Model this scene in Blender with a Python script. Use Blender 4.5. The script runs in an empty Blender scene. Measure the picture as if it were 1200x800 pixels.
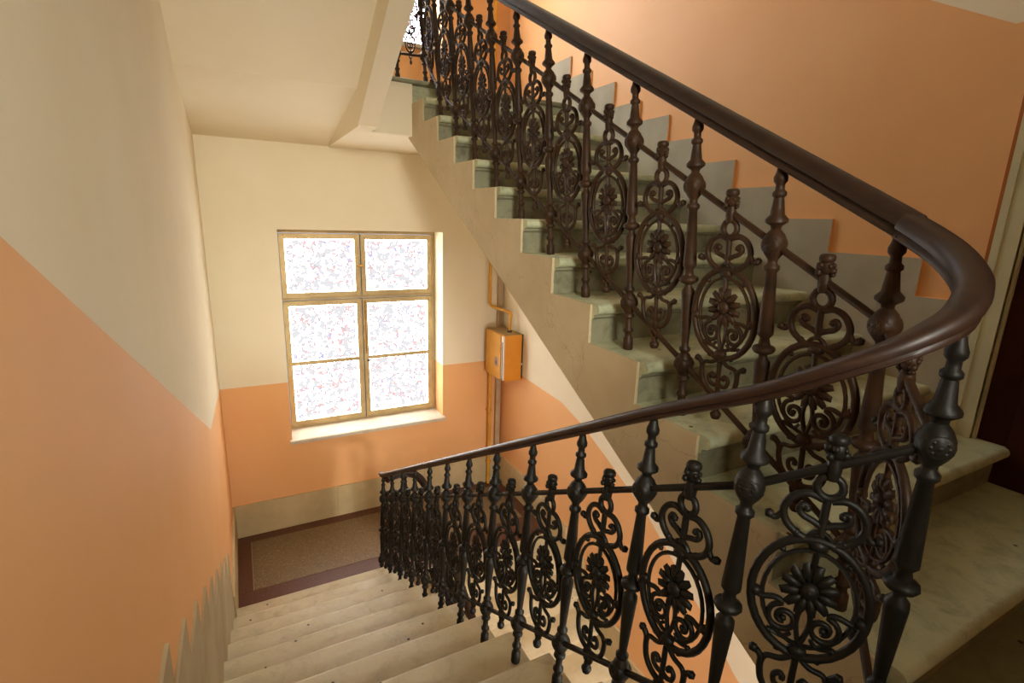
import bpy, bmesh, math, random
from mathutils import Vector, Matrix

random.seed(7)
S = bpy.context.scene
COL = S.collection

# ------------------------------------------------------------------ camera
cam_data = bpy.data.cameras.new('camera')
cam = bpy.data.objects.new('camera', cam_data)
COL.objects.link(cam)
cam_data.sensor_fit = 'HORIZONTAL'
cam_data.sensor_width = 36.0
cam_data.lens = 597.38 * 36.0 / 1200.0
cam_data.clip_start = 0.02
_pitch, _yaw, _roll = 0.232, 0.4935, 0.0308
_fw = Vector((math.sin(_yaw) * math.cos(_pitch), math.cos(_yaw) * math.cos(_pitch), -math.sin(_pitch)))
_rt = Vector((math.cos(_yaw), -math.sin(_yaw), 0))
_up = _rt.cross(_fw)
_rt2 = _rt * math.cos(_roll) + _up * math.sin(_roll)
_up2 = -_rt * math.sin(_roll) + _up * math.cos(_roll)
_m = Matrix.Identity(4)
for r_ in range(3):
    _m[r_][0] = _rt2[r_]; _m[r_][1] = _up2[r_]; _m[r_][2] = -_fw[r_]
_m.translation = Vector((-1.3237, -0.5984, 0.9656))
cam.matrix_world = _m
S.camera = cam

# ------------------------------------------------------------------ world, light, exposure
W = bpy.data.worlds.new('world'); S.world = W
W.use_nodes = True
W.node_tree.nodes['Background'].inputs[0].default_value = (0.75, 0.85, 1.0, 1)
W.node_tree.nodes['Background'].inputs[1].default_value = 0.6
S.view_settings.view_transform = 'Standard'
S.view_settings.look = 'None'
S.view_settings.gamma = 1.0
S.view_settings.exposure = 0.18
S.cycles.use_denoising = True
S.cycles.max_bounces = 10
S.cycles.diffuse_bounces = 8
PANE_LOW, PANE_HIGH = 20.0, 36.0
FILL_LIGHTS = [  # name, location, size, power, colour
    ('lower_flight_fill', (0.55, -1.3, -0.6), 0.5, 58, (1.0, 0.96, 0.90), (0.9, 2.2, -2.0)),  # unseen fill, added to brighten the lower flight and its wall
    ('window_wall_fill', (-1.2, -2.1, 1.55), 0.8, 20, (1.0, 0.97, 0.84), (-0.7, 4.5, 0.1)),  # unseen narrow fill, added behind the camera to brighten the window wall
]
for n_, l_, s_, p_, c_, a_ in FILL_LIGHTS:
    ld = bpy.data.lights.new(n_, 'AREA'); ld.shape = 'DISK'; ld.size = s_; ld.energy = p_; ld.color = c_; ld.spread = math.radians(62 if n_ == 'window_wall_fill' else 150)
    lo = bpy.data.objects.new(n_, ld); COL.objects.link(lo); lo.location = l_
    lo.rotation_euler = (Vector(a_) - Vector(l_)).to_track_quat('-Z', 'Y').to_euler()

# ------------------------------------------------------------------ materials
def srgb(r, g, b):
    def f(c):
        c /= 255.0
        return c / 12.92 if c <= 0.04045 else ((c + 0.055) / 1.055) ** 2.4
    return (f(r), f(g), f(b), 1.0)

class NT:
    def __init__(s, name):
        s.m = bpy.data.materials.new(name); s.m.use_nodes = True
        s.t = s.m.node_tree; s.t.nodes.clear()
        s.out = s.n('ShaderNodeOutputMaterial')
        s.co = s.n('ShaderNodeNewGeometry')   # world position keeps pieces different
    def n(s, typ, **kw):
        x = s.t.nodes.new(typ)
        for k, v in kw.items(): setattr(x, k, v)
        return x
    def l(s, a, b): s.t.links.new(a, b)
    def noise(s, scale, detail=4, rough=0.55, dist=0.0, vec=None):
        x = s.n('ShaderNodeTexNoise'); x.inputs['Scale'].default_value = scale
        x.inputs['Detail'].default_value = detail; x.inputs['Roughness'].default_value = rough
        x.inputs['Distortion'].default_value = dist
        s.l(vec or s.co.outputs['Position'], x.inputs['Vector']); return x.outputs['Fac']
    def ramp(s, fac, stops):
        x = s.n('ShaderNodeValToRGB')
        e = x.color_ramp.elements
        while len(e) < len(stops): e.new(0.5)
        for el, (p, c) in zip(e, stops):
            el.position = p; el.color = c if len(c) == 4 else (*c, 1)
        s.l(fac, x.inputs[0]); return x.outputs[0]
    def mix(s, fac, a, b, mode='MIX'):
        x = s.n('ShaderNodeMix', data_type='RGBA', blend_type=mode)
        for v, i in ((fac, 0), (a, 6), (b, 7)):
            if hasattr(v, 'is_linked'): s.l(v, x.inputs[i])
            else: x.inputs[i].default_value = v
        return x.outputs[2]
    def bsdf(s, col, rough=0.6, bump=None, bstr=0.2, bdist=0.01, spec=0.5, metal=0.0):
        b = s.n('ShaderNodeBsdfPrincipled')
        if hasattr(col, 'is_linked'): s.l(col, b.inputs['Base Color'])
        else: b.inputs['Base Color'].default_value = col
        if hasattr(rough, 'is_linked'): s.l(rough, b.inputs['Roughness'])
        else: b.inputs['Roughness'].default_value = rough
        b.inputs['Specular IOR Level'].default_value = spec
        b.inputs['Metallic'].default_value = metal
        if bump is not None:
            u = s.n('ShaderNodeBump'); u.inputs['Strength'].default_value = bstr; u.inputs['Distance'].default_value = bdist
            s.l(bump, u.inputs['Height']); s.l(u.outputs[0], b.inputs['Normal'])
        s.l(b.outputs[0], s.out.inputs[0]); return s.m

W1, B1 = (1, 1, 1, 1), (0, 0, 0, 1)

def paint(name, base, vary, rough=0.95, scale=1.3, amt=0.35, spec=0.04):
    k = NT(name)
    f = k.ramp(k.noise(scale, 5, 0.6), [(0.35, B1), (0.7, W1)])
    c = k.mix(f, base, vary)
    f2 = k.noise(60, 3)
    return k.bsdf(c, rough, f2, 0.06, 0.004, spec)

M = {}
M['cream'] = paint('cream_wall_paint', srgb(230, 221, 198), srgb(225, 214, 187))
M['orange'] = paint('orange_wall_paint', srgb(230, 178, 126), srgb(226, 171, 116), 0.7, spec=0.06)
M['orange_gloss'] = paint('orange_oil_paint', srgb(230, 178, 126), srgb(226, 171, 116), 0.5, spec=0.16)
M['beige_stone'] = paint('beige_wall_skirting_paint', srgb(186, 172, 142), srgb(166, 150, 120), 0.7, 3)
M['orange_edge'] = paint('orange_edge_paint', srgb(240, 182, 112), srgb(234, 172, 100))
M['shadow_brown'] = paint('brown_shadow_line', srgb(176, 108, 62), srgb(160, 94, 52))  # shade tone for the strip beside the architrave
M['grey'] = paint('grey_skirting_paint', srgb(178, 172, 154), srgb(160, 153, 134), 0.6, 3)
M['beige_base'] = paint('beige_skirting_paint', srgb(196, 178, 140), srgb(176, 158, 118), 0.6, 3)

def plaster():
    k = NT('old_stringer_plaster')
    f = k.ramp(k.noise(2.2, 6, 0.65), [(0.3, B1), (0.7, W1)])
    c = k.mix(f, srgb(196, 180, 146), srgb(178, 160, 124))
    cr = k.n('ShaderNodeTexVoronoi', feature='DISTANCE_TO_EDGE'); cr.inputs['Scale'].default_value = 2.6
    nz = k.n('ShaderNodeTexNoise'); nz.inputs['Scale'].default_value = 5; nz.inputs['Detail'].default_value = 6
    k.l(k.co.outputs['Position'], nz.inputs['Vector'])
    mx = k.n('ShaderNodeVectorMath', operation='MULTIPLY_ADD'); mx.inputs[1].default_value = (0.35, 0.35, 0.35)
    k.l(nz.outputs['Color'], mx.inputs[0]); k.l(k.co.outputs['Position'], mx.inputs[2]); k.l(mx.outputs[0], cr.inputs['Vector'])
    crf = k.ramp(cr.outputs['Distance'], [(0.0, W1), (0.006, B1)])
    c = k.mix(k.mix(k.noise(3), B1, crf), c, srgb(146, 126, 94))
    spots = k.ramp(k.noise(16, 6, 0.75), [(0.68, B1), (0.76, W1)])
    c = k.mix(spots, c, srgb(120, 98, 66))
    return k.bsdf(c, 0.75, k.noise(30, 6), 0.25, 0.008, 0.25)
M['plaster'] = plaster()

def stone(name, a, b, dirt, grime):
    k = NT(name)
    f = k.ramp(k.noise(3.5, 6, 0.65), [(0.3, B1), (0.72, W1)])
    c = k.mix(f, a, b)
    g = k.ramp(k.noise(9, 7, 0.7, 0.4), [(0.48, B1), (0.72, W1)])
    m = k.n('ShaderNodeMath', operation='MULTIPLY'); k.l(g, m.inputs[0]); m.inputs[1].default_value = grime
    c = k.mix(m.outputs[0], c, dirt)
    v = k.n('ShaderNodeTexVoronoi'); v.inputs['Scale'].default_value = 8
    v.inputs['Randomness'].default_value = 1.0
    k.l(k.co.outputs['Position'], v.inputs['Vector'])
    sp = k.ramp(v.outputs['Distance'], [(0.045, W1), (0.07, B1)])
    c = k.mix(sp, c, srgb(52, 38, 22))
    rgh = k.ramp(k.noise(5), [(0.3, (0.42,) * 3), (0.7, (0.62,) * 3)])
    return k.bsdf(c, rgh, k.noise(45, 6, 0.7), 0.2, 0.006, 0.4)
M['stone'] = stone('worn_step_stone', srgb(196, 184, 152), srgb(178, 164, 130), srgb(110, 92, 60), 0.35)
M['stone_pale'] = stone('pale_lower_step_stone', srgb(228, 214, 180), srgb(216, 200, 164), srgb(160, 140, 100), 0.3)
M['stone_dirty'] = stone('grimy_step_stone', srgb(188, 192, 160), srgb(168, 172, 140), srgb(64, 62, 44), 0.5)
M['stone_riser'] = stone('dark_step_riser_stone', srgb(138, 136, 110), srgb(116, 114, 90), srgb(52, 48, 32), 0.7)  # darker base than the treads, with stronger grime blotches
M['stone_floor'] = stone('greenish_landing_stone', srgb(138, 140, 110), srgb(122, 124, 96), srgb(84, 80, 56), 0.4)

def terrazzo():
    k = NT('speckled_terrazzo')
    v = k.n('ShaderNodeTexVoronoi'); v.inputs['Scale'].default_value = 120
    k.l(k.co.outputs['Position'], v.inputs['Vector'])
    c = k.ramp(v.outputs['Color'], [(0.1, srgb(86, 72, 50)), (0.45, srgb(124, 106, 78)), (0.8, srgb(104, 88, 62)), (0.95, srgb(156, 138, 108))])
    return k.bsdf(c, 0.42, None, spec=0.5)
M['terrazzo'] = terrazzo()
def redband():
    k = NT('dark_red_terrazzo_border')
    c = k.mix(k.ramp(k.noise(70, 3), [(0.4, B1), (0.6, W1)]), srgb(94, 56, 42), srgb(78, 46, 34))
    return k.bsdf(c, 0.4)
M['redband'] = redband()

def iron(name='brown_painted_cast_iron', a=srgb(60, 39, 22), b=srgb(40, 27, 16)):
    k = NT(name)
    f = k.ramp(k.noise(14, 5, 0.6), [(0.35, B1), (0.68, W1)])
    c = k.mix(f, a, b)
    return k.bsdf(c, k.ramp(k.noise(22, 4), [(0.35, (0.42,) * 3), (0.7, (0.6,) * 3)]), k.noise(90, 4), 0.25, 0.003, 0.22)
M['iron'] = iron()
M['iron_black'] = iron('near_black_cast_iron', srgb(27, 24, 18), srgb(18, 16, 12))  # darker version of the iron, for the left and lower railings

def wood():
    k = NT('dark_polished_handrail_wood')
    mp = k.n('ShaderNodeMapping'); mp.inputs['Scale'].default_value = (60, 6, 60)
    k.l(k.co.outputs['Position'], mp.inputs['Vector'])
    f = k.ramp(k.noise(1.0, 6, 0.6, 0.6, mp.outputs[0]), [(0.3, B1), (0.75, W1)])
    c = k.mix(f, srgb(34, 20, 13), srgb(52, 31, 20))
    return k.bsdf(c, 0.45, f, 0.08, 0.002, 0.4)
M['wood'] = wood()

def framepaint():
    k = NT('yellowed_window_frame_paint')
    f = k.ramp(k.noise(6, 5), [(0.35, B1), (0.7, W1)])
    c = k.mix(f, srgb(184, 162, 116), srgb(164, 140, 92))
    ch = k.ramp(k.noise(38, 6, 0.7), [(0.7, B1), (0.74, W1)])
    c = k.mix(ch, c, srgb(80, 58, 32))
    return k.bsdf(c, 0.5, k.noise(40), 0.15, 0.004)
M['frame'] = framepaint()
M['sill'] = paint('white_sill_paint', srgb(206, 198, 182), srgb(190, 180, 162), 0.5, 8)
M['dark_gap'] = NT('dark_gap').bsdf(srgb(40, 28, 16), 0.8)
M['brass'] = NT('aged_brass').bsdf(srgb(170, 130, 66), 0.35, metal=0.8)
M['doorframe'] = paint('greenish_white_door_paint', srgb(202, 200, 170), srgb(190, 186, 154), 0.45, 4)
M['door'] = paint('dark_brown_door_paint', srgb(66, 36, 24), srgb(54, 28, 19), 0.4, 3)
M['yellow'] = paint('yellow_pipe_paint', srgb(214, 158, 52), srgb(196, 140, 40), 0.45, 6, spec=0.5)
M['cab_orange'] = paint('orange_cabinet_paint', srgb(222, 146, 28), srgb(212, 134, 20), 0.45, 4, spec=0.5)
M['cab_door'] = paint('yellow_cabinet_door_paint', srgb(206, 150, 58), srgb(190, 134, 46), 0.5, 8, spec=0.4)
M['cab_top'] = paint('dusty_cabinet_top', srgb(170, 146, 106), srgb(150, 128, 92), 0.8, 14)
M['upright_brown'] = paint('brown_grey_upright_paint', srgb(186, 166, 134), srgb(168, 146, 114), 0.6, 6)
M['label'] = NT('faded_lilac_label').bsdf(srgb(150, 128, 132), 0.5)
M['label_dark'] = NT('label_print').bsdf(srgb(92, 78, 92), 0.5)
M['white_metal'] = NT('white_metal').bsdf(srgb(232, 226, 214), 0.4)
M['dark_metal'] = NT('dark_metal').bsdf(srgb(60, 50, 40), 0.5)

def pane(name, strength, day=(1.0, 0.98, 0.94, 1), cover=1.0):
    k = NT(name)
    nz = k.n('ShaderNodeTexNoise'); nz.inputs['Scale'].default_value = 18; nz.inputs['Detail'].default_value = 4
    k.l(k.co.outputs['Position'], nz.inputs['Vector'])
    mx = k.n('ShaderNodeVectorMath', operation='MULTIPLY_ADD'); mx.inputs[1].default_value = (0.12, 0.12, 0.12)
    k.l(nz.outputs['Color'], mx.inputs[0]); k.l(k.co.outputs['Position'], mx.inputs[2])
    v = k.n('ShaderNodeTexVoronoi', feature='DISTANCE_TO_EDGE'); v.inputs['Scale'].default_value = 17
    k.l(mx.outputs[0], v.inputs['Vector'])
    line = k.ramp(v.outputs['Distance'], [(0.13, W1), (0.15, B1)])
    brk = k.ramp(k.noise(15, 3), [(0.37, B1), (0.39, W1)])
    lm = k.n('ShaderNodeMath', operation='MULTIPLY'); k.l(line, lm.inputs[0]); k.l(brk, lm.inputs[1])
    q = 1.0 / strength
    hue = k.ramp(k.noise(13, 2), [(0.40, (0.60 * q, 0.58 * q, 0.62 * q)), (0.47, (0.90 * q, 0.50 * q, 0.50 * q)), (0.54, (0.92 * q, 0.58 * q, 0.54 * q)), (0.62, (0.52 * q, 0.53 * q, 0.85 * q))])
    c = k.mix(lm.outputs[0], day, hue)
    blot = k.ramp(k.noise(20, 4), [(0.515, B1), (0.53, W1)])
    if cover >= 1: c = k.mix(blot, c, (0.74 * q, 0.73 * q, 0.76 * q, 1))
    tc = k.n('ShaderNodeTexCoord'); sx = k.n('ShaderNodeSeparateXYZ'); k.l(tc.outputs['Generated'], sx.inputs[0])
    ds = []
    for o_ in ('X', 'Z'):     # clear margin round the film on each pane
        a_ = k.n('ShaderNodeMath', operation='SUBTRACT'); k.l(sx.outputs[o_], a_.inputs[0]); a_.inputs[1].default_value = 0.5
        b_ = k.n('ShaderNodeMath', operation='ABSOLUTE'); k.l(a_.outputs[0], b_.inputs[0]); ds.append(b_.outputs[0])
    mxm = k.n('ShaderNodeMath', operation='MAXIMUM'); k.l(ds[0], mxm.inputs[0]); k.l(ds[1], mxm.inputs[1])
    mg = k.n('ShaderNodeMath', operation='GREATER_THAN'); k.l(mxm.outputs[0], mg.inputs[0]); mg.inputs[1].default_value = 0.472
    c = k.mix(mg.outputs[0], c, day)
    e = k.n('ShaderNodeEmission'); e.inputs[1].default_value = strength
    k.l(c, e.inputs[0])
    k.l(e.outputs[0], k.out.inputs[0])
    return k.m
M['pane_low'] = pane('daylit_patterned_window_film', PANE_LOW)
M['pane_high'] = pane('daylit_upper_window_film', PANE_HIGH, (0.93, 0.96, 1.0, 1), 0.5)

# ------------------------------------------------------------------ mesh helpers
class MB:
    def __init__(s): s.v = []; s.f = []; s.mi = []
    def add(s, vs, fs, mi=0):
        o = len(s.v); s.v += [tuple(p) for p in vs]
        s.f += [tuple(i + o for i in f) for f in fs]; s.mi += [mi] * len(fs)
        return s
    def box(s, x0, x1, y0, y1, z0, z1, mi=0, b=0.0):
        if b <= 0:
            vs = [(x, y, z) for x in (x0, x1) for y in (y0, y1) for z in (z0, z1)]
            fs = [(0, 1, 3, 2), (4, 6, 7, 5), (0, 4, 5, 1), (2, 3, 7, 6), (0, 2, 6, 4), (1, 5, 7, 3)]
            return s.add(vs, fs, mi)
        bm = bmesh.new(); bmesh.ops.create_cube(bm, size=1)
        for v in bm.verts:
            v.co = Vector(((x0 + x1) / 2 + v.co.x * (x1 - x0), (y0 + y1) / 2 + v.co.y * (y1 - y0), (z0 + z1) / 2 + v.co.z * (z1 - z0)))
        bmesh.ops.bevel(bm, geom=bm.edges[:], offset=b, segments=2, affect='EDGES', profile=0.5)
        s.bm(bm, mi); return s
    def bm(s, bm, mi=0):
        bm.verts.index_update()
        s.add([v.co[:] for v in bm.verts], [[v.index for v in f.verts] for f in bm.faces], mi); bm.free(); return s
    def prism(s, poly, axis, a, b, mi=0, caps=True):
        """closed polygon (2D) extruded along axis from a to b; poly in the two other axes, in xyz order"""
        n = len(poly)
        def P(p, t):
            return {'x': (t, p[0], p[1]), 'y': (p[0], t, p[1]), 'z': (p[0], p[1], t)}[axis]
        vs = [P(p, a) for p in poly] + [P(p, b) for p in poly]
        fs = [(i, (i + 1) % n, n + (i + 1) % n, n + i) for i in range(n)]
        if caps: fs += [tuple(range(n - 1, -1, -1)), tuple(range(n, 2 * n))]
        return s.add(vs, fs, mi)
    def lathe(s, prof, segs=12, mi=0, org=(0, 0, 0), M3=None):
        vs = []; fs = []
        for (r, z) in prof:
            for k in range(segs):
                a = 2 * math.pi * k / segs
                p = Vector((r * math.cos(a), r * math.sin(a), z))
                if M3: p = M3 @ p
                vs.append((p.x + org[0], p.y + org[1], p.z + org[2]))
        for i in range(len(prof) - 1):
            for k in range(segs):
                k2 = (k + 1) % segs
                fs.append((i * segs + k, i * segs + k2, (i + 1) * segs + k2, (i + 1) * segs + k))
        fs.append(tuple(range(segs - 1, -1, -1)))
        fs.append(tuple((len(prof) - 1) * segs + k for k in range(segs)))
        return s.add(vs, fs, mi)
    def tube(s, pts, rad, segs=8, closed=False, mi=0, flat=1.0):
        pts = [Vector(p) for p in pts]; n = len(pts)
        rr = rad if isinstance(rad, (list, tuple)) else [rad] * n
        T = []
        for i in range(n):
            if closed: t = pts[(i + 1) % n] - pts[i - 1]
            else: t = pts[min(i + 1, n - 1)] - pts[max(i - 1, 0)]
            T.append(t.normalized())
        nrm = T[0].orthogonal().normalized()
        vs = []
        for i in range(n):
            nrm = (nrm - T[i] * nrm.dot(T[i]))
            nrm = nrm.normalized() if nrm.length > 1e-6 else T[i].orthogonal().normalized()
            bn = T[i].cross(nrm)
            for k in range(segs):
                a = 2 * math.pi * k / segs
                vs.append((pts[i] + (nrm * math.cos(a) + bn * math.sin(a) * flat) * rr[i])[:])
        fs = []
        m = n if closed else n - 1
        for i in range(m):
            j = (i + 1) % n
            for k in range(segs):
                k2 = (k + 1) % segs
                fs.append((i * segs + k, i * segs + k2, j * segs + k2, j * segs + k))
        if not closed:
            fs.append(tuple(range(segs - 1, -1, -1))); fs.append(tuple((n - 1) * segs + k for k in range(segs)))
        return s.add(vs, fs, mi)
    def ball(s, c, r, sub=1, sc=(1, 1, 1), mi=0):
        bm = bmesh.new(); bmesh.ops.create_icosphere(bm, subdivisions=sub, radius=r)
        for v in bm.verts: v.co = Vector((v.co.x * sc[0] + c[0], v.co.y * sc[1] + c[1], v.co.z * sc[2] + c[2]))
        return s.bm(bm, mi)
    def mesh(s, name, mats, smooth=False, angle=None):
        me = bpy.data.meshes.new(name)
        me.from_pydata(s.v, [], s.f)
        for m in (mats if isinstance(mats, (list, tuple)) else [mats]): me.materials.append(m)
        if len(me.materials) > 1: me.polygons.foreach_set('material_index', s.mi)
        bm = bmesh.new(); bm.from_mesh(me)
        bmesh.ops.recalc_face_normals(bm, faces=bm.faces); bm.to_mesh(me); bm.free()
        if smooth:
            me.polygons.foreach_set('use_smooth', [True] * len(me.polygons))
            if angle: me.set_sharp_from_angle(angle=math.radians(angle))
        me.update(); return me
    def build(s, name, mats, parent=None, smooth=False, angle=None, **props):
        return link(name, s.mesh(name, mats, smooth, angle), parent, **props)

def link(name, me, parent=None, world=None, **props):
    o = bpy.data.objects.new(name, me); COL.objects.link(o)
    pw = WORLD.get(parent.name, Matrix.Identity(4)) if parent else Matrix.Identity(4)
    w = world if world is not None else Matrix.Identity(4)
    if parent: o.parent = parent
    o.matrix_basis = pw.inverted() @ w
    WORLD[o.name] = w
    for k, v in props.items(): o[k] = v
    return o
WORLD = {}
def empty(name, loc, **props):
    return link(name, None, None, Matrix.Translation(loc), **props)

def copy_at(src, parent, world):
    o = src.copy(); COL.objects.link(o)
    o.parent = parent
    o.matrix_basis = WORLD[parent.name].inverted() @ world
    WORLD[o.name] = world
    return o

def spline(pts, n=8, closed=False):
    pts = [Vector(p) for p in pts]; out = []
    N = len(pts); rng = range(N if closed else N - 1)
    for i in rng:
        if closed: p0, p1, p2, p3 = pts[i - 1], pts[i], pts[(i + 1) % N], pts[(i + 2) % N]
        else: p0, p1, p2, p3 = pts[max(i - 1, 0)], pts[i], pts[i + 1], pts[min(i + 2, N - 1)]
        for k in range(n):
            t = k / n
            out.append(0.5 * ((2 * p1) + (p2 - p0) * t + (2 * p0 - 5 * p1 + 4 * p2 - p3) * t * t + (3 * p1 - p0 - 3 * p2 + p3) * t ** 3))
    if not closed: out.append(pts[-1])
    return out

# ------------------------------------------------------------------ dimensions
XL, XR, YW = -1.57, 1.285, 4.5          # left wall, right wall, window wall
YB = -2.4                               # wall behind the photographer
R, G = 0.163, 0.30                      # riser, going
ZF, ZLOW, ZUP = -0.163, -2.119, 1.956   # storey landing, lower and upper half landings
ZBOT, ZTOP = -4.6, 5.3
XA, XB = -0.385, -0.088                    # edges of the stair eye
YA = lambda j: -0.158 + 0.311 * j           # nosing of lower-flight step j (tread z = ZF - R*j)
YBn = lambda i: -0.2 + G * i            # nosing of upper-flight step i (tread z = R*i)

# ------------------------------------------------------------------ walls
def wall_poly(name, polys, mats, **props):
    b = MB()
    for pts, mi in polys: b.add(pts, [tuple(range(len(pts)))], mi)
    me = bpy.data.meshes.new(name); me.from_pydata(b.v, [], b.f)
    for m in mats: me.materials.append(m)
    me.polygons.foreach_set('material_index', b.mi)
    return link(name, me, None, kind='structure', **props)

def strip(x, line, z0, z1):
    """vertical wall at x cut along a (y,z) line: polygons under and over the line, all convex quads"""
    lo, hi = [], []
    for (ya, za), (yb, zb) in zip(line[:-1], line[1:]):
        lo.append([(x, ya, z0), (x, yb, z0), (x, yb, zb), (x, ya, za)])
        hi.append([(x, ya, za), (x, yb, zb), (x, yb, z1), (x, ya, z1)])
    return lo, hi

LL = [(YB, 2.19), (3.0, -0.40), (YW, -0.59)]
lo, hi = strip(XL, LL, ZBOT, ZTOP)
wall_left = wall_poly('wall_left', [(p, 1) for p in lo] + [(p, 0) for p in hi], [M['cream'], M['orange']])

# right wall: four bands (below: C flight dado, white band; above: B flight dado, white top)
CL = [(YB, -4.0), (1.1, -1.83), (1.226, -1.718), (1.97, -1.20), (2.56, -0.93), (2.9, -0.79), (3.22, -0.70), (4.0, -0.66), (YW, -0.62)]
wr = []
prev = None
BT = [(YB, -0.6), (0.42, 0.0), (0.9, 0.3), (YW, 2.2)]   # hidden behind the B flight
TT = [(YB, 1.78), (0.4, 1.73), (0.75, 1.93), (YW, 4.0)]
lo, hi = strip(XR, CL, ZBOT, ZBOT)
wr += [(p, 1) for p in lo]
def between(x, l0, l1):
    ys = sorted(set([p[0] for p in l0] + [p[0] for p in l1]))
    def at(l, y):
        for (a, za), (b, zb) in zip(l[:-1], l[1:]):
            if a <= y <= b: return za + (zb - za) * (y - a) / (b - a)
    return [[(x, a, at(l0, a)), (x, b, at(l0, b)), (x, b, at(l1, b)), (x, a, at(l1, a))] for a, b in zip(ys[:-1], ys[1:])]
wr += [(p, 0) for p in between(XR, CL, BT)]
wr += [(p, 1) for p in between(XR, BT, TT)]
wr += [(p, 0) for p in between(XR, TT, [(YB, ZTOP), (YW, ZTOP)])]
wall_right = wall_poly('wall_right', wr, [M['cream'], M['orange_gloss']])

# window wall with two openings (reveals 0.26 deep)
WX0, WX1 = -1.0, 0.565
W1Z0, W1Z1 = -1.19, 0.83
W2Z0, W2Z1 = 2.54, 4.6
YR = 4.80
bk = []
def rect(x0, x1, z0, z1, mi, y=YW): bk.append(([(x0, y, z0), (x1, y, z0), (x1, y, z1), (x0, y, z1)], mi))
DZ1, DZ2 = -0.6, 3.5
for x0, x1 in ((XL, WX0), (WX1, XR)):
    rect(x0, x1, ZBOT, DZ1, 1); rect(x0, x1, DZ1, 1.9, 0); rect(x0, x1, 1.9, DZ2, 1); rect(x0, x1, DZ2, ZTOP, 0)
rect(WX0, WX1, ZBOT, W1Z0, 1); rect(WX0, WX1, W1Z1, 1.9, 0); rect(WX0, WX1, 1.9, W2Z0, 1); rect(WX0, WX1, W2Z1, ZTOP, 0)
for (z0, z1, dz) in ((W1Z0, W1Z1, DZ1), (W2Z0, W2Z1, DZ2)):
    for x in (WX0, WX1):
        bk.append(([(x, YW, z0), (x, YR, z0), (x, YR, dz), (x, YW, dz)], 1))
        bk.append(([(x, YW, dz), (x, YR, dz), (x, YR, z1), (x, YW, z1)], 0))
    for z in (z0, z1): bk.append(([(WX0, YW, z), (WX1, YW, z), (WX1, YR, z), (WX0, YR, z)], 0))
wall_back = wall_poly('wall_back', bk, [M['cream'], M['orange']])
wall_poly('wall_front', [([(XL, YB, ZBOT), (XR, YB, ZBOT), (XR, YB, 1.5), (XL, YB, 1.5)], 1), ([(XL, YB, 1.5), (XR, YB, 1.5), (XR, YB, ZTOP), (XL, YB, ZTOP)], 0)], [M['cream'], M['orange']])
wall_poly('ceiling', [([(XL, YB, ZTOP), (XR, YB, ZTOP), (XR, YW, ZTOP), (XL, YW, ZTOP)], 0)], [M['cream']])

# skirting panels on the right wall, stepped with the upper flight
edges = [0.53, 0.94, 1.26, 1.56, 1.86, 2.13, 2.43, 2.73, 3.04, 3.34, 3.64]
zt = [0.70, 0.863, 1.022, 1.19, 1.35, 1.51, 1.68, 1.82, 2.0, 2.15, 2.32]
ylo = [0.30] + edges[:-1]
for k, (a, b_, z) in enumerate(zip(ylo, edges, zt)):
    p = MB()
    x0, x1 = XR - 0.013, XR
    z0 = z - 0.62
    p.add([(x0, a, z0), (x0, b_, z0), (x0, b_, z), (x0, a, z)], [(0, 1, 2, 3)], 0)
    p.add([(x0, a, z0), (x0, a, z), (x1, a, z), (x1, a, z0)], [(0, 1, 2, 3)], 1)
    p.add([(x0, b_, z0), (x0, b_, z), (x1, b_, z), (x1, b_, z0)], [(0, 1, 2, 3)], 1)
    p.add([(x0, a, z), (x0, b_, z), (x1, b_, z), (x1, a, z)], [(0, 1, 2, 3)], 1)
    p.build('skirting_panel', [M['grey'], M['orange_edge']], wall_right)
# skirting panels on the left wall, stepping down with the lower flight
for k in range(-3, 11):
    ye = 0.157 + 0.3 * k; z = 0.22 - R * k
    p = MB().box(XL, XL + 0.010, ye - 0.3, ye, z - 0.75, z)
    p.build('skirting_panel', M['beige_stone'], wall_left)
# skirting slabs on the lower landing
for k in range(3):
    x0 = XL + 0.02 + k * (XR - XL - 0.02) / 3; x1 = XL + 0.02 + (k + 1) * (XR - XL - 0.02) / 3
    MB().box(x0 + 0.001, x1 - 0.001, YW - 0.02, YW, ZLOW, ZLOW + 0.335).build('skirting_panel', M['beige_base'], wall_back)
MB().box(XL, XL + 0.02, 3.16, YW, ZLOW, ZLOW + 0.335).build('skirting_panel', M['beige_base'], wall_left)
for k in range(0, 10):
    ya = 3.3 - 0.3 * k
    MB().box(XR - 0.02, XR, ya - 0.3, ya, ZLOW - R * (k + 1) - 0.1, ZLOW - R * k + 0.22).build('skirting_panel', M['beige_base'], wall_right)
MB().box(XR - 0.02, XR, 3.3, YW, ZLOW, ZLOW + 0.335).build('skirting_panel', M['beige_base'], wall_right)

# ------------------------------------------------------------------ landings
def eye_arc(n=10):
    cx = (XA + XB) / 2; r = (XB - XA) / 2
    return [(cx - r * math.cos(math.pi * k / n), -0.11 - 0.05 * math.sin(math.pi * k / n)) for k in range(n + 1)]
poly = [(XL, YB), (XL, YA(0)), (XA, YA(0))] + eye_arc()[1:-1] + [(XB, -0.11), (XB, -0.115), (XR, -0.12), (XR, YB)]
MB().prism(poly, 'z', ZF - 0.26, ZF).build('floor', M['stone_floor'], kind='structure')
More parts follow.
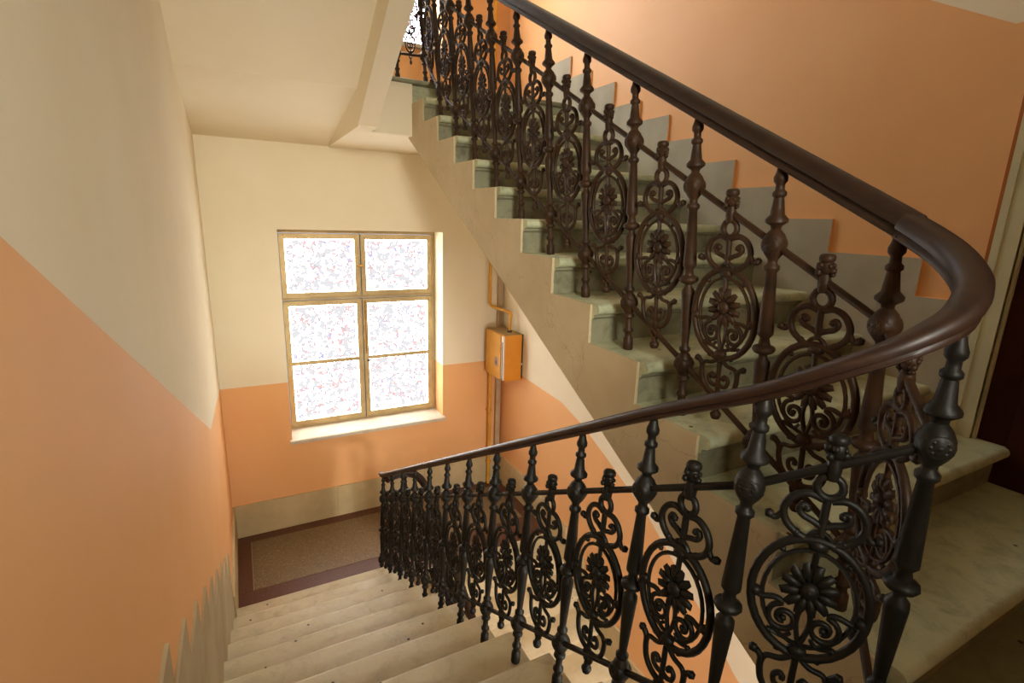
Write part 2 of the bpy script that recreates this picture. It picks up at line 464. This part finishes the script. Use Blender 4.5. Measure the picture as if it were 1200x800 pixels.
# lower half landing: terrazzo field with dark red border bands
YLE = YA(11) + 0.0
fl = MB().box(XL, XR, YLE - 0.03, YW, ZLOW - 0.28, ZLOW - 0.004).build('floor', M['stone'], kind='structure')
bw = 0.135
MB().box(XL + bw, XR - bw, YLE + 0.37, YW - bw, ZLOW - 0.02, ZLOW).build('terrazzo_field', M['terrazzo'], fl)
for x0, x1, y0, y1 in ((XL, XR, YLE + 0.02, YLE + 0.367), (XL, XR, YW - bw + 0.003, YW), (XL, XL + bw - 0.003, YLE + 0.37, YW - bw), (XR - bw + 0.003, XR, YLE + 0.37, YW - bw)):
    MB().box(x0, x1, y0, y1, ZLOW - 0.02, ZLOW).build('border_band', M['redband'], fl)
# upper half landing
up = MB().box(XL, XR, 3.46, YW, ZUP - 0.12, ZUP - 0.032).build('floor', M['plaster'], kind='structure')
MB().box(XL, XR, 3.36, YW, ZUP - 0.03, ZUP, b=0.008).build('stone_edge', M['stone_riser'], up)
# soffit of the upper landing (vaulted: lower at the wall than at the crease with the flight above)
b = MB()
XD0, XD1 = -0.525, -0.395
b.add([(XL, 3.2, 1.80), (XD0, 3.2, 1.80), (XD0, YW, 1.57), (XL, YW, 1.57)], [(0, 1, 2, 3)])
b.add([(XL, 3.2, 1.84), (XD0, 3.2, 1.84), (XD0, YW, 1.84), (XL, YW, 1.84)], [(0, 1, 2, 3)])
b.box(XD0, XD1, 3.2, YW, 1.565, ZUP - 0.03)
b.box(XD1, XB + 0.06, 3.455, YW, 1.568, ZUP - 0.05)
b.box(XB + 0.06, XR, 3.52, YW, 1.568, ZUP - 0.05)
b.box(XD1, XB + 0.004, 3.388, 3.43, 1.565, ZUP - 0.03)
b.build('ceiling', M['cream'], kind='structure')

# ------------------------------------------------------------------ stair flights
def step_profile(n, z, back, d, zb):
    """side profile (y,z): nosing at y=n facing direction -d along y; tread runs to back; riser goes down to zb"""
    rr = 0.022; pts = []
    for k in range(7):
        a = math.pi / 2 + math.pi * k / 6
        pts.append((n + d * (rr + rr * math.cos(a)), z - rr + rr * math.sin(a)))
    pts += [(n + d * 0.03, z - 0.046), (n + d * 0.030, z - 0.056), (n + d * 0.042, z - 0.066), (n + d * 0.046, zb), (back, zb), (back, z)]
    return pts

def flight(label, steps, x0, x1, d, mat, loc, riser=None):
    root = empty('stair_flight', loc, label=label, category='stairs')
    for n, z in steps:
        pr = step_profile(n, z, n + d * (G + 0.06), d, z - R - 0.002)
        p = MB().prism(pr, 'x', x0, x1)
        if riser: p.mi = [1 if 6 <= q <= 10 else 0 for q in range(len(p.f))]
        p.build('step', [mat, riser] if riser else mat, root, smooth=True, angle=35)
    return root

# upper flight B (climbs away from the camera on the right)
B_steps = [(YBn(i), R * i) for i in range(0, 12)]
fB = flight('wide grimy stone flight climbing from the wooden door to the upper half landing', B_steps, XB + 0.012, XR, 1, M['stone_dirty'], (0.6, -0.2, ZF), M['stone_riser'])
MB().box(XB + 0.012, XR, YBn(12) + 0.022, YBn(12) + 0.05, ZUP - R, ZUP - 0.031).build('step', M['stone_dirty'], fB)
def soffit_z(y): return 0.543 * y - 0.33
pts = [(YBn(0) + 0.046, ZF - 0.2)]
for i in range(0, 13):
    pts += [(YBn(i) + 0.044, R * (i - 1)), (YBn(i) + 0.044, R * i - 0.004)]
pts += [(3.5, ZUP - 0.004), (3.5, soffit_z(3.5)), (0.1, soffit_z(0.1) - 0.02), (0.0, ZF - 0.26), (YBn(0) + 0.046, ZF - 0.26)]
MB().prism(pts, 'x', XB, XB + 0.014).build('stringer', M['plaster'], fB)
MB().add([(XB + 0.01, 0.1, soffit_z(0.1) + 0.02), (XR, 0.1, soffit_z(0.1) + 0.09), (XR, 3.5, soffit_z(3.5) + 0.09), (XB + 0.01, 3.5, soffit_z(3.5) + 0.02)], [(0, 1, 2, 3)]).build('soffit', M['cream'], fB)

# lower flight A (falls away from the camera on the left)
A_steps = [(YA(j), ZF - R * j) for j in range(0, 12)]
fA = flight('worn pale stone flight falling along the left wall to the terrazzo landing', A_steps, XL + 0.0, XA, -1, M['stone'], (-1.0, YA(0), ZF))
MB().add([(XL, YA(0) - 0.3, ZF - 0.27), (XA - 0.05, YA(0) - 0.3, ZF - 0.27), (XA - 0.05, YA(11), ZLOW - 0.2), (XL, YA(11), ZLOW - 0.2)], [(0, 1, 2, 3)]).build('soffit', M['cream'], fA)

# flight C (continues down under flight B)
C_steps = [(3.3 - G * k, ZLOW - R * (k + 1)) for k in range(0, 11)]
rootC = empty('stair_flight', (0.6, 3.3, ZLOW), label='bright stone flight below, falling from the terrazzo landing along the white and peach wall', category='stairs')
for n, z in C_steps:
    nn = n - G
    pr = step_profile(nn, z, nn + G + 0.06, 1, z - R - 0.002)
    MB().prism(pr, 'x', XB, XR).build('step', M['stone_pale'], rootC, smooth=True, angle=35)

# flight D (climbs back towards the camera above the left flight)
rootD = empty('stair_flight', (-1.0, 3.3, ZUP), label='upper flight seen from below at top left, cream soffit with a boxed stringer', category='stairs')
for k in range(1, 12):
    n = 3.3 - G * (k - 1); z = ZUP + R * k
    pr = step_profile(n, z, n - (G + 0.06), -1, z - R - 0.002)
    MB().prism(pr, 'x', XL, XA).build('step', M['stone'], rootD, smooth=True, angle=35)
dz = lambda y: 1.575 + 0.56 * (3.2 - y)
MB().prism([(3.2, dz(3.2)), (3.2, 1.93), (-0.1, 3.75), (-0.1, dz(-0.1))], 'x', XD0, XD1).build('stringer', M['cream'], rootD)
MB().add([(XL, 3.2, 1.80), (XD0, 3.2, 1.80), (XD0, -0.1, 1.80 + 0.55 * 3.3), (XL, -0.1, 1.80 + 0.55 * 3.3)], [(0, 1, 2, 3)]).build('soffit', M['cream'], rootD)
MB().box(XL, XR, YB, -0.1, 3.72, 3.95).build('ceiling', M['cream'], kind='structure')

# ------------------------------------------------------------------ railings: shared cast-iron meshes
Hb, HU, HL = 0.962, 0.764, 0.186
prof = [(0.017, 0.0), (0.019, 0.004), (0.019, 0.045), (0.014, 0.05), (0.013, 0.068), (0.019, 0.074), (0.019, 0.082), (0.012, 0.09),
        (0.0125, 0.125), (0.021, 0.131), (0.021, 0.139), (0.014, 0.146), (0.02, 0.155), (0.027, 0.175), (0.027, 0.197), (0.02, 0.217), (0.012, 0.226), (0.019, 0.234), (0.019, 0.241), (0.0115, 0.249),
        (0.0125, 0.27), (0.0215, 0.425), (0.0205, 0.437), (0.012, 0.448), (0.0115, 0.457), (0.026, 0.464), (0.031, 0.472), (0.029, 0.48), (0.016, 0.487), (0.0125, 0.505), (0.021, 0.516), (0.0215, 0.526),
        (0.0135, 0.69), (0.02, 0.698), (0.02, 0.707), (0.0125, 0.714), (0.013, 0.724), (0.023, 0.738), (0.03, 0.752), (0.03, 0.776), (0.023, 0.792), (0.0125, 0.804), (0.014, 0.812), (0.028, 0.822), (0.0285, 0.83), (0.018, 0.842),
        (0.0125, 0.885), (0.0175, 0.89), (0.0175, 0.898), (0.0115, 0.904), (0.011, 0.918), (0.017, 0.926), (0.0175, 0.936), (0.013, 0.948), (0.0095, 0.962)]
me_bal = MB().lathe(prof, 12).mesh('baluster', M['iron'], True, 50)
# round medallion on the boss
md = MB()
RX = Matrix.Rotation(math.pi / 2, 3, 'Y')
md.lathe([(0.018, -0.027), (0.0225, -0.0255), (0.027, -0.017), (0.031, 0), (0.027, 0.017), (0.0225, 0.0255), (0.018, 0.027)], 16, M3=RX)
for sgn in (-1, 1):
    md.ball((sgn * 0.027, 0, 0), 0.007, 1, (0.6, 1, 1))
    for q in range(8):
        a = q * math.pi / 4
        md.ball((sgn * 0.0255, 0.0135 * math.cos(a), 0.0135 * math.sin(a)), 0.0055, 1, (0.6, 1, 1))
me_med = md.mesh('medallion', M['iron'], True, 50)

# ornament panel; u along the rail, w up, origin on the upper rail
def P2(pts): return [(u, 0, w) for u, w in pts]
def sym(fn):
    for s in (-1, 1): fn(s)
ov = MB()
OC = -0.302
ov.tube([(0.113 * math.cos(a), 0, OC + 0.138 * math.sin(a)) for a in [2 * math.pi * k / 32 for k in range(32)]], 0.0095, 8, True)
ov.tube([(0.090 * math.cos(a), 0, OC + 0.112 * math.sin(a)) for a in [2 * math.pi * k / 28 for k in range(28)]], 0.0055, 6, True)
for a in (0.02, math.pi - 0.02):
    ov.ball((0.102 * math.cos(a), 0, OC - 0.015), 0.015, 1, (1, 0.9, 1))
for a in (math.pi / 2, 3 * math.pi / 2):
    ov.ball((0, 0, OC + 0.126 * math.sin(a)), 0.017, 1, (1.4, 0.9, 1))
for a in (0.9, math.pi - 0.9, -0.9, math.pi + 0.9):
    ov.ball((0.102 * math.cos(a), 0, OC + 0.126 * math.sin(a)), 0.008, 1)
me_oval = ov.mesh('ornament_panel', M['iron'], True, 60)

us = MB()   # ring, heart and hooks above the oval
us.tube([(0.024 * math.cos(a), 0, -0.046 + 0.024 * math.sin(a)) for a in [2 * math.pi * k / 16 for k in range(16)]], 0.0085, 8, True)
def upper(s):
    us.tube(spline(P2([(s * 0.008, -0.074), (s * 0.035, -0.068), (s * 0.062, -0.082), (s * 0.076, -0.112), (s * 0.066, -0.142), (s * 0.036, -0.164), (s * 0.004, -0.172)]), 5), 0.0085, 8)
    us.tube(spline(P2([(s * 0.072, -0.094), (s * 0.076, -0.118), (s * 0.086, -0.136), (s * 0.098, -0.137)]), 4), 0.007, 8)
    us.ball((s * 0.101, 0, -0.133), 0.0115)
    us.tube(spline(P2([(s * 0.004, -0.132), (s * 0.022, -0.124), (s * 0.038, -0.118), (s * 0.047, -0.106), (s * 0.040, -0.094), (s * 0.031, -0.099)]), 5), [0.0075] * 20 + [0.006] * 6, 8)
    us.ball((s * 0.033, 0, -0.101), 0.0095)
    us.ball((s * 0.045, 0, -0.158), 0.010)
sym(upper)
us.tube(P2([(0, -0.07), (0, -0.15)]), 0.0085, 8)
us.tube(spline(P2([(-0.026, -0.17), (-0.016, -0.153), (0, -0.146), (0.016, -0.153), (0.026, -0.17)]), 4), 0.006, 6)
me_up = us.mesh('upper_scroll', M['iron'], True, 60)

ro = MB()   # rosette with rounded petals and the two spirals below it
RC = OC + 0.022
for q in range(12):
    a = 2 * math.pi * q / 12 + math.pi / 12
    dx, dz_ = math.cos(a), math.sin(a)
    bm = bmesh.new(); bmesh.ops.create_icosphere(bm, subdivisions=1, radius=1)
    L = 0.026
    for v in bm.verts:
        lx, ly, lz = v.co.x * L, v.co.y * 0.009, v.co.z * (0.0122 + 0.004 * v.co.x)
        cx, cz = dx * 0.036, RC + dz_ * 0.040
        v.co = Vector((cx + dx * lx - dz_ * lz, ly, cz + dz_ * lx + dx * lz))
    ro.bm(bm)
ro.ball((0, 0, RC), 0.021, 2, (1, 0.8, 1)); ro.ball((0, 0, RC), 0.012, 1, (1, 1.8, 1))
ro.tube(P2([(0, RC + 0.05), (0, OC + 0.128)]), 0.007, 6)
me_ros = ro.mesh('rosette', M['iron'], True, 60)
sc = MB()
def spiral(s):
    c = (0.039, OC - 0.060); pts = []
    for k in range(26):
        t = k / 25; a = math.radians(100 - 560 * t); r = 0.006 + 0.029 * (1 - t) ** 0.9
        pts.append((s * (c[0] + r * math.cos(a) * 1.0), c[1] + r * math.sin(a)))
    lead = [(s * 0.098, OC - 0.022), (s * 0.085, OC - 0.024), (s * 0.065, OC - 0.018), (s * 0.050, OC - 0.020)]
    sc.tube(spline(P2(lead + pts[1:]), 2), [0.0062] * 8 + [0.0072] * 20 + [0.006] * 29, 7) if False else sc.tube(P2([tuple((p.x, p.z)) for p in spline(P2(lead + pts[1:]), 2)]), 0.0066, 7)
    sc.ball((s * c[0], 0, c[1]), 0.0085)
    sc.tube(spline(P2([(s * 0.02, OC - 0.09), (s * 0.035, OC - 0.104), (s * 0.06, OC - 0.098)]), 4), 0.005, 6)
    sc.tube(spline(P2([(s * 0.008, OC - 0.02), (s * 0.013, OC - 0.06), (0, OC - 0.115)]), 4), 0.006, 6)
sym(spiral)
me_spi = sc.mesh('spiral_scroll', M['iron'], True, 60)

lw = MB()   # lyre below the oval
LB = -0.578 # lower rail level
def lyre(s):
    lw.tube(spline(P2([(s * 0.080, LB + 0.118), (s * 0.068, LB + 0.104), (s * 0.066, LB + 0.075), (s * 0.058, LB + 0.046), (s * 0.036, LB + 0.024), (0, LB + 0.014)]), 5), 0.0078, 8)
    lw.ball((s * 0.086, 0, LB + 0.120), 0.0115)
    lw.tube(spline(P2([(s * 0.010, LB + 0.132), (s * 0.030, LB + 0.118), (s * 0.058, LB + 0.112), (s * 0.066, LB + 0.09)]), 4), 0.0065, 7)
    lw.tube(spline(P2([(s * 0.003, LB + 0.05), (s * 0.016, LB + 0.046), (s * 0.032, LB + 0.053), (s * 0.036, LB + 0.072), (s * 0.024, LB + 0.082), (s * 0.016, LB + 0.074)]), 5), 0.0066, 7)
    lw.ball((s * 0.018, 0, LB + 0.072), 0.0085)
    lw.ball((s * 0.04, 0, LB + 0.142), 0.009)
sym(lyre)
lw.tube(P2([(0, LB + 0.125), (0, LB + 0.015)]), 0.0075, 8)
me_low = lw.mesh('lower_scroll', M['iron'], True, 60)
dr = MB()
dr.tube(spline(P2([(-0.001, LB + 0.022), (-0.017, LB + 0.004), (-0.010, LB - 0.022), (0.010, LB - 0.022), (0.017, LB + 0.004)]), 4, True), 0.0072, 7, True)
dr.lathe([(0.007, -0.066), (0.013, -0.064), (0.0165, -0.055), (0.0165, -0.046), (0.012, -0.042), (0.0085, -0.036), (0.011, -0.03), (0.007, -0.02)], 8, org=(0, 0, LB))
me_drop = dr.mesh('drop_finial', M['iron'], True, 50)
hd = MB()   # small mask head with a flat crown
hd.lathe([(0.012, -0.026), (0.0145, -0.018), (0.016, -0.004), (0.0135, 0.006), (0.0125, 0.014)], 10)
hd.ball((0.0, 0, 0.029), 0.0185, 2, (1.0, 0.9, 1.05))
hd.ball((-0.016, 0, 0.022), 0.0105, 1, (1.1, 0.9, 0.8))
hd.ball((-0.018, 0, 0.0135), 0.0075, 1, (1.0, 1.0, 0.7))
hd.ball((-0.014, 0.008, 0.032), 0.0065); hd.ball((-0.014, -0.008, 0.032), 0.0065)
for s in (-1, 1):
    hd.ball((0.004, s * 0.017, 0.034), 0.0075); hd.ball((0.012, s * 0.012, 0.018), 0.009)
hd.ball((0.015, 0, 0.03), 0.012)
hd.lathe([(0.016, 0.040), (0.019, 0.043), (0.0195, 0.05), (0.017, 0.055), (0.012, 0.057)], 8)
hd.v = [(x * 0.98, y * 0.95, z * 1.15) for x, y, z in hd.v]
me_head = hd.mesh('mask_finial', M['iron'], True, 50)

# handrail profile (right, up) about its centre
HP = [(-0.018, -0.040), (0.018, -0.040), (0.026, -0.034), (0.028, -0.022), (0.024, -0.014), (0.034, -0.008), (0.038, 0.006), (0.036, 0.022), (0.026, 0.034), (0.012, 0.040),
      (-0.012, 0.040), (-0.026, 0.034), (-0.036, 0.022), (-0.038, 0.006), (-0.034, -0.008), (-0.024, -0.014), (-0.028, -0.022), (-0.026, -0.034)]
HP = [(a * 0.76, c * 0.76) for a, c in HP]
def sweep(pts, prof, sc=None):
    b = MB(); n = len(pts); m = len(prof); vs = []
    for i in range(n):
        t = (pts[min(i + 1, n - 1)] - pts[max(i - 1, 0)]).normalized()
        r = t.cross(Vector((0, 0, 1)))
        r = r.normalized() if r.length > 1e-4 else Vector((1, 0, 0))
        u = r.cross(t).normalized()
        k_ = sc[i] if sc else (1, 1)
        for a, c in prof: vs.append((pts[i] + r * a * k_[0] + u * c * k_[1])[:])
    fs = []
    for i in range(n - 1):
        for k in range(m):
            k2 = (k + 1) % m
            fs.append((i * m + k, i * m + k2, (i + 1) * m + k2, (i + 1) * m + k))
    fs.append(tuple(range(m - 1, -1, -1))); fs.append(tuple((n - 1) * m + k for k in range(m)))
    return b.add(vs, fs)

class Bal:
    def __init__(s, x, y, z, lean=(0, 0)):
        s.b = Vector((x, y, z)); s.l = Vector((lean[0], lean[1], 1.0))
    def at(s, h): return s.b + s.l * h

_blk = {}
def black(me):
    if me.name not in _blk:
        c = me.copy(); c.materials[0] = M['iron_black']; _blk[me.name] = c
    return _blk[me.name]
def railing(name, label, bals, rail_pts, loc, skip_panels=(), first_bal=0, sizes=None, flip=1, dark=False):
    K = black if dark else (lambda m_: m_)
    IR = M['iron_black'] if dark else M['iron']
    root = empty(name, loc, label=label, category='railing')
    sweep(rail_pts, HP, sizes).build('handrail', M['wood'], root, smooth=True, angle=40)
    for h, nm in ((HU, 'upper_rod'), (HL, 'lower_rod')):
        MB().tube([b.at(h) for b in bals], 0.0095, 8).build(nm, IR, root, smooth=True, angle=60)
    for k, b in enumerate(bals):
        if k < first_bal: continue
        d = (bals[min(k + 1, len(bals) - 1)].b - bals[max(k - 1, 0)].b)
        ang = math.atan2(d.y, d.x) - math.pi / 2
        up = b.l.normalized()
        y = Vector((-math.sin(ang), math.cos(ang), 0)); y = (y - up * y.dot(up)).normalized(); x = y.cross(up)
        w = Matrix(((x.x, y.x, up.x, b.b.x), (x.y, y.y, up.y, b.b.y), (x.z, y.z, up.z, b.b.z), (0, 0, 0, 1)))
        ob = link('baluster', K(me_bal), root, w)
        for h in (HL, HU): link('medallion', K(me_med), ob, w @ Matrix.Translation((0, 0, h)))
    for k in range(len(bals) - 1):
        if k in skip_panels: continue
        a, b = bals[k].at(HU), bals[k + 1].at(HU)
        o = (a + b) / 2
        u = (b - a) * flip; u.z = 0; ln = u.length; u.normalize()
        up = ((bals[k].l + bals[k + 1].l) / 2).normalized()
        u = (u - up * u.dot(up)).normalized(); t = up.cross(u)
        sx = min(1.05, ln / 0.30)
        w = Matrix(((u.x, t.x, up.x, o.x), (u.y, t.y, up.y, o.y), (u.z, t.z, up.z, o.z), (0, 0, 0, 1))) @ Matrix.Diagonal((sx, 1, 1, 1))
        p = link('ornament_panel', K(me_oval), root, w)
        for nm, me in (('upper_scroll', me_up), ('rosette', me_ros), ('spiral_scroll', me_spi), ('lower_scroll', me_low), ('drop_finial', me_drop), ('mask_finial', me_head)):
            link(nm, K(me), p, w)
    return root

LA, LBn = (0.0463, 0), (-0.0682, 0)
balsA = [Bal(-0.4424, -0.275 + G * j, ZF - R * j, LA) for j in range(12, 0, -1)]
apex = Bal(-0.25, -0.21, ZF)
balsB = [Bal(0, G * i, R * i, LBn) for i in range(0, 11)] + [Bal(0.039, 3.44, ZUP, LBn)]
def rc(b, h=Hb + 0.027): return b.at(h)
turn = [(-0.40, 0.05, 0.632), (-0.398, -0.04, 0.685), (-0.38, -0.115, 0.735), (-0.33, -0.178, 0.785), (-0.25, -0.205, 0.832), (-0.17, -0.178, 0.882), (-0.108, -0.105, 0.933), (-0.07, -0.012, 0.98)]
pA = spline([rc(b) for b in balsA[:-1]] + turn, 5)
jn = Vector(turn[-1])
# lower end of railing A turns round the eye and runs on down as railing C
LTA = Bal(-0.22, 3.30, ZLOW)
balsC = [LTA] + [Bal(0.0, 3.12 - G * k, ZLOW - R * (k + 1), LBn) for k in range(0, 9)]
startA = [(-0.399, 3.40, ZLOW + 0.955)]
pA = spline([Vector(p) for p in startA] + [rc(b, Hb + 0.019) for b in balsA[:-1]] + turn, 5)
def _sz(p):
    t = min(1, max(0, (p.z - 0.73) / 0.16)); t = t * t * (3 - 2 * t)
    return (0.74 + 0.26 * t, 0.62 + 0.38 * t)
sizesA = [_sz(p) for p in pA]
railing('stair_railing', 'near cast iron railing of the left flight, dark handrail curling round at lower right', balsA + [apex], pA, (-0.4424, 3.3, ZLOW), sizes=sizesA, flip=-1, dark=True)
pB = spline([jn] + [rc(b) for b in balsB] + [(-0.03, 3.54, ZUP + 0.99)], 4)
railing('stair_railing', 'cast iron railing of the right flight, climbing to the upper left below the peach wall', [apex] + balsB, pB, (0, 0, 0), first_bal=1)
pC = spline([Vector((-0.385, 3.27, ZLOW + 0.965)), Vector((-0.31, 3.30, ZLOW + 0.97)), Vector((-0.2, 3.30, ZLOW + 0.97)), Vector((-0.11, 3.24, ZLOW + 0.93))] + [rc(b) for b in balsC[1:]], 4)
railing('stair_railing', 'cast iron railing of the flight below, only its curled start showing behind the left railing', balsC, pC, (0, 3.28, ZLOW), dark=True)
UT = Bal(-0.169, 3.47, ZUP)
balsD = [balsB[-1], UT, Bal(-0.42, 3.42, ZUP, LA)] + [Bal(-0.42, 3.42 - G * k, ZUP + R * k, LA) for k in range(1, 11)]
pD = spline([(-0.03, 3.54, ZUP + 0.99), (-0.16, 3.56, ZUP + 1.0), (-0.3, 3.52, ZUP + 1.0)] + [rc(b) for b in balsD[2:]], 4)
railing('stair_railing', 'cast iron railing on the upper landing, against the bright window behind the boxed stringer', balsD, pD, (-0.42, 3.4, ZUP), first_bal=1)

# ------------------------------------------------------------------ windows
def window(name, z0, z1, pane_mat, sill=True):
    root = empty(name, ((WX0 + WX1) / 2, 4.76, z0), kind='structure')
    yf, yb = 4.76, 4.82
    xs = (-1.03, WX1 + 0.0)
    xc = -0.228
    t = 0.045
    zt_ = z0 + (z1 - z0) * 0.665       # transom
    fr = MB()
    fr.box(xs[0], xs[0] + t, yf, yb, z0, z1); fr.box(xs[1] - 0.03, xs[1], yf, yb, z0, z1)
    fr.box(xs[0] + t, xs[1] - 0.03, yf, yb, z0, z0 + 0.03); fr.box(xs[0] + t, xs[1] - 0.03, yf, yb, z1 - 0.035, z1)
    fr.box(xs[0] + t, xs[1] - 0.03, yf + 0.012, yb, zt_ - 0.012, zt_ + 0.012)
    fr.build('window_frame', M['frame'], root)
    MB().box(xs[0], xs[1], yb + 0.012, yb + 0.022, z0, z1).build('backing_rebate', M['dark_gap'], root) if False else None
    cols = ((xs[0] + t + 0.006, xc - 0.005), (xc + 0.005, xs[1] - 0.036))
    rows = ((z0 + 0.036, zt_ - 0.016, True), (zt_ + 0.016, z1 - 0.041, False))
    for (a, b_) in cols:
        for (c, d, two) in rows:
            w = 0.050
            s = MB()
            ys, ye = yf - 0.018, yf + 0.03
            s.box(a, a + w, ys, ye, c, d, b=0.005); s.box(b_ - w, b_, ys, ye, c, d, b=0.005)
            s.box(a + w - 0.003, b_ - w + 0.003, ys, ye, c, c + w, b=0.005); s.box(a + w - 0.003, b_ - w + 0.003, ys, ye, d - w, d, b=0.005)
            sash = s.build('sash', M['frame'], root)
            zz = [c + w, d - w]
            if two:
                mz = (c + d) / 2 + 0.012
                MB().box(a + w - 0.002, b_ - w + 0.002, ys + 0.006, ye - 0.004, mz - 0.018, mz + 0.018).build('glazing_bar', M['frame'], sash)
                spans = ((c + w, mz - 0.011), (mz + 0.011, d - w))
            else: spans = ((c + w, d - w),)
            for q0, q1 in spans:
                MB().box(a + w - 0.004, b_ - w + 0.004, yf + 0.008, yf + 0.012, q0 - 0.004, q1 + 0.004).build('pane', pane_mat, sash)
    MB().box(xc - 0.004, xc + 0.004, yf + 0.028, yf + 0.04, z0, z1).build('meeting_gap', M['dark_gap'], root)
    # rod bolt and small latch on the meeting stile
    mr = MB()
    mr.tube([(xc + 0.028, yf - 0.028, z0 + 0.75), (xc + 0.028, yf - 0.028, zt_ - 0.04)], 0.006, 8)
    mr.ball((xc + 0.028, yf - 0.03, zt_ - 0.04), 0.011); mr.ball((xc + 0.028, yf - 0.03, z0 + 0.75), 0.011)
    mr.box(xc + 0.012, xc + 0.044, yf - 0.03, yf - 0.018, z0 + 0.85, z0 + 0.9)
    mr.build('espagnolette_rod', M['brass'], root, smooth=True, angle=40)
    lt = MB(); lt.box(xc - 0.035, xc + 0.03, yf - 0.03, yf - 0.016, zt_ + 0.31, zt_ + 0.335, b=0.004); lt.ball((xc, yf - 0.034, zt_ + 0.322), 0.012)
    lt.build('latch', M['brass'], root)
    hn = MB(); hn.box(xc + 0.03, xc + 0.075, yf - 0.035, yf - 0.02, z0 + 0.655, z0 + 0.675, b=0.004)
    hn.build('latch_handle', M['dark_metal'], root)
    if sill:
        s = MB(); s.prism([(4.455, z0 - 0.035), (4.765, z0 - 0.03), (4.765, z0 + 0.012), (4.46, z0 + 0.0), (4.452, z0 - 0.008)], 'x', -1.02, WX1 + 0.015)
        s.build('sill', M['sill'], root)
    return root
window('window_1', W1Z0, W1Z1, M['pane_low'])
window('window_2', W2Z0, W2Z1, M['pane_high'])

# ------------------------------------------------------------------ door in the right wall
dr_ = empty('door_1', (XR, 0.0, ZF), kind='structure')
ar = MB()
for a, b_, x in ((0.212, 0.30, 0.03), (0.222, 0.285, 0.042), (0.222, 0.245, 0.052), (0.275, 0.30, 0.046)):
    ar.box(XR - x, XR + 0.0, a, b_, R, 2.35)
ar.box(XR - 0.03, XR, -1.1, 0.30, 2.262, 2.35); ar.box(XR - 0.042, XR, -1.1, 0.285, 2.272, 2.335)
ar.box(XR - 0.03, XR, -1.1, -1.012, ZF, 2.35)
ar.build('architrave', M['doorframe'], dr_)
MB().box(XR - 0.006, XR, 0.3005, 0.326, 0.86, 1.76).build('shadow_strip', M['shadow_brown'], dr_)  # thin dark strip painting in the shadow line beside the architrave
MB().box(XR - 0.012, XR + 0.02, -1.012, 0.212, ZF, 2.262).build('door_leaf', M['door'], dr_)
for z0, z1 in ((0.1, 0.9), (1.05, 2.1)):
    for y0, y1 in ((-0.92, -0.45), (-0.35, 0.12)):
        MB().box(XR - 0.02, XR - 0.01, y0, y1, z0, z1, b=0.004).build('door_panel', M['door'], dr_)

# ------------------------------------------------------------------ gas cabinet, pipes, corner upright
cb = empty('meter_cabinet', (1.17, 4.2, -0.70), label='yellow orange metal cabinet with a small lilac sticker, right of the window', category='cabinet')
x0, x1, y0, y1, z0, z1 = 1.064, XR - 0.004, 4.0, 4.44, -0.705, -0.205
MB().box(x0 + 0.006, x1, y0, y1, z0, z1, b=0.006).build('cabinet_body', M['cab_orange'], cb)
MB().box(x0 + 0.006, x1, y0 + 0.004, y1, z1, z1 + 0.004).build('cabinet_top', M['cab_top'], cb)
dd = MB().box(x0 - 0.012, x0 + 0.004, y0 + 0.075, y1 - 0.005, z0 + 0.005, z1 - 0.002, b=0.004).build('cabinet_door', M['cab_door'], cb)
MB().box(x0 - 0.006, x0 + 0.008, y0 + 0.012, y0 + 0.062, z0 + 0.012, z1 - 0.012, b=0.003).build('hinge_strip', M['white_metal'], cb)
MB().box(x0 - 0.0085, x0 - 0.005, y0 + 0.026, y0 + 0.044, z0 + 0.016, z1 - 0.07).build('hinge_slot', M['dark_metal'], cb)
MB().box(x0 - 0.0145, x0 - 0.012, y0 + 0.13, y0 + 0.20, z0 + 0.14, z0 + 0.24).build('sticker', M['label'], dd)
MB().box(x0 - 0.0155, x0 - 0.0145, y0 + 0.145, y0 + 0.185, z0 + 0.155, z0 + 0.20).build('sticker_print', M['label_dark'], dd)
MB().box(x1 - 0.012, x1 + 0.002, y0 - 0.006, y0, z0 + 0.02, z1 + 0.005).build('mounting_flange', M['dark_metal'], cb)
MB().box(x1 - 0.016, x1 - 0.004, y0 - 0.012, y0 - 0.005, z0 + 0.17, z0 + 0.19).build('lock', M['white_metal'], cb)

yp = 4.45
pu = MB().tube([(1.10, yp, 5.2), (1.10, yp, 0.09), (1.105, yp - 0.012, 0.055), (1.115, yp - 0.04, 0.04), (1.20, 4.19, 0.01), (1.212, 4.16, 0.0), (1.212, 4.15, -0.02), (1.20, 4.15, -0.06), (1.196, 4.15, -0.201)], 0.017, 10)
pu = pu.build('gas_pipe', M['yellow'], smooth=True, angle=60, label='yellow gas pipe dropping down the corner and bending into the cabinet top', category='pipe')
MB().lathe([(0.026, -0.201), (0.026, -0.188), (0.02, -0.18)], 10, org=(1.196, 4.15, 0)).build('pipe_collar', M['dark_metal'], pu)
pd = MB().tube([(1.12, yp, -0.707), (1.12, yp, ZLOW)], 0.02, 10).build('gas_pipe', M['yellow'], smooth=True, angle=60, label='yellow gas pipe running from under the cabinet to the landing floor', category='pipe')
for z in (-1.2, -1.85):
    MB().box(1.095, 1.145, yp - 0.024, YW, z, z + 0.025).build('pipe_clip', M['yellow'], pd)
MB().box(1.205, 1.262, 4.452, YW - 0.002, ZLOW + 0.336, 1.59, b=0.01).build('corner_upright', M['upright_brown'], label='flat brown grey upright strip in the corner behind the yellow cabinet', category='upright')  # narrow brown grey strip filling the wall corner
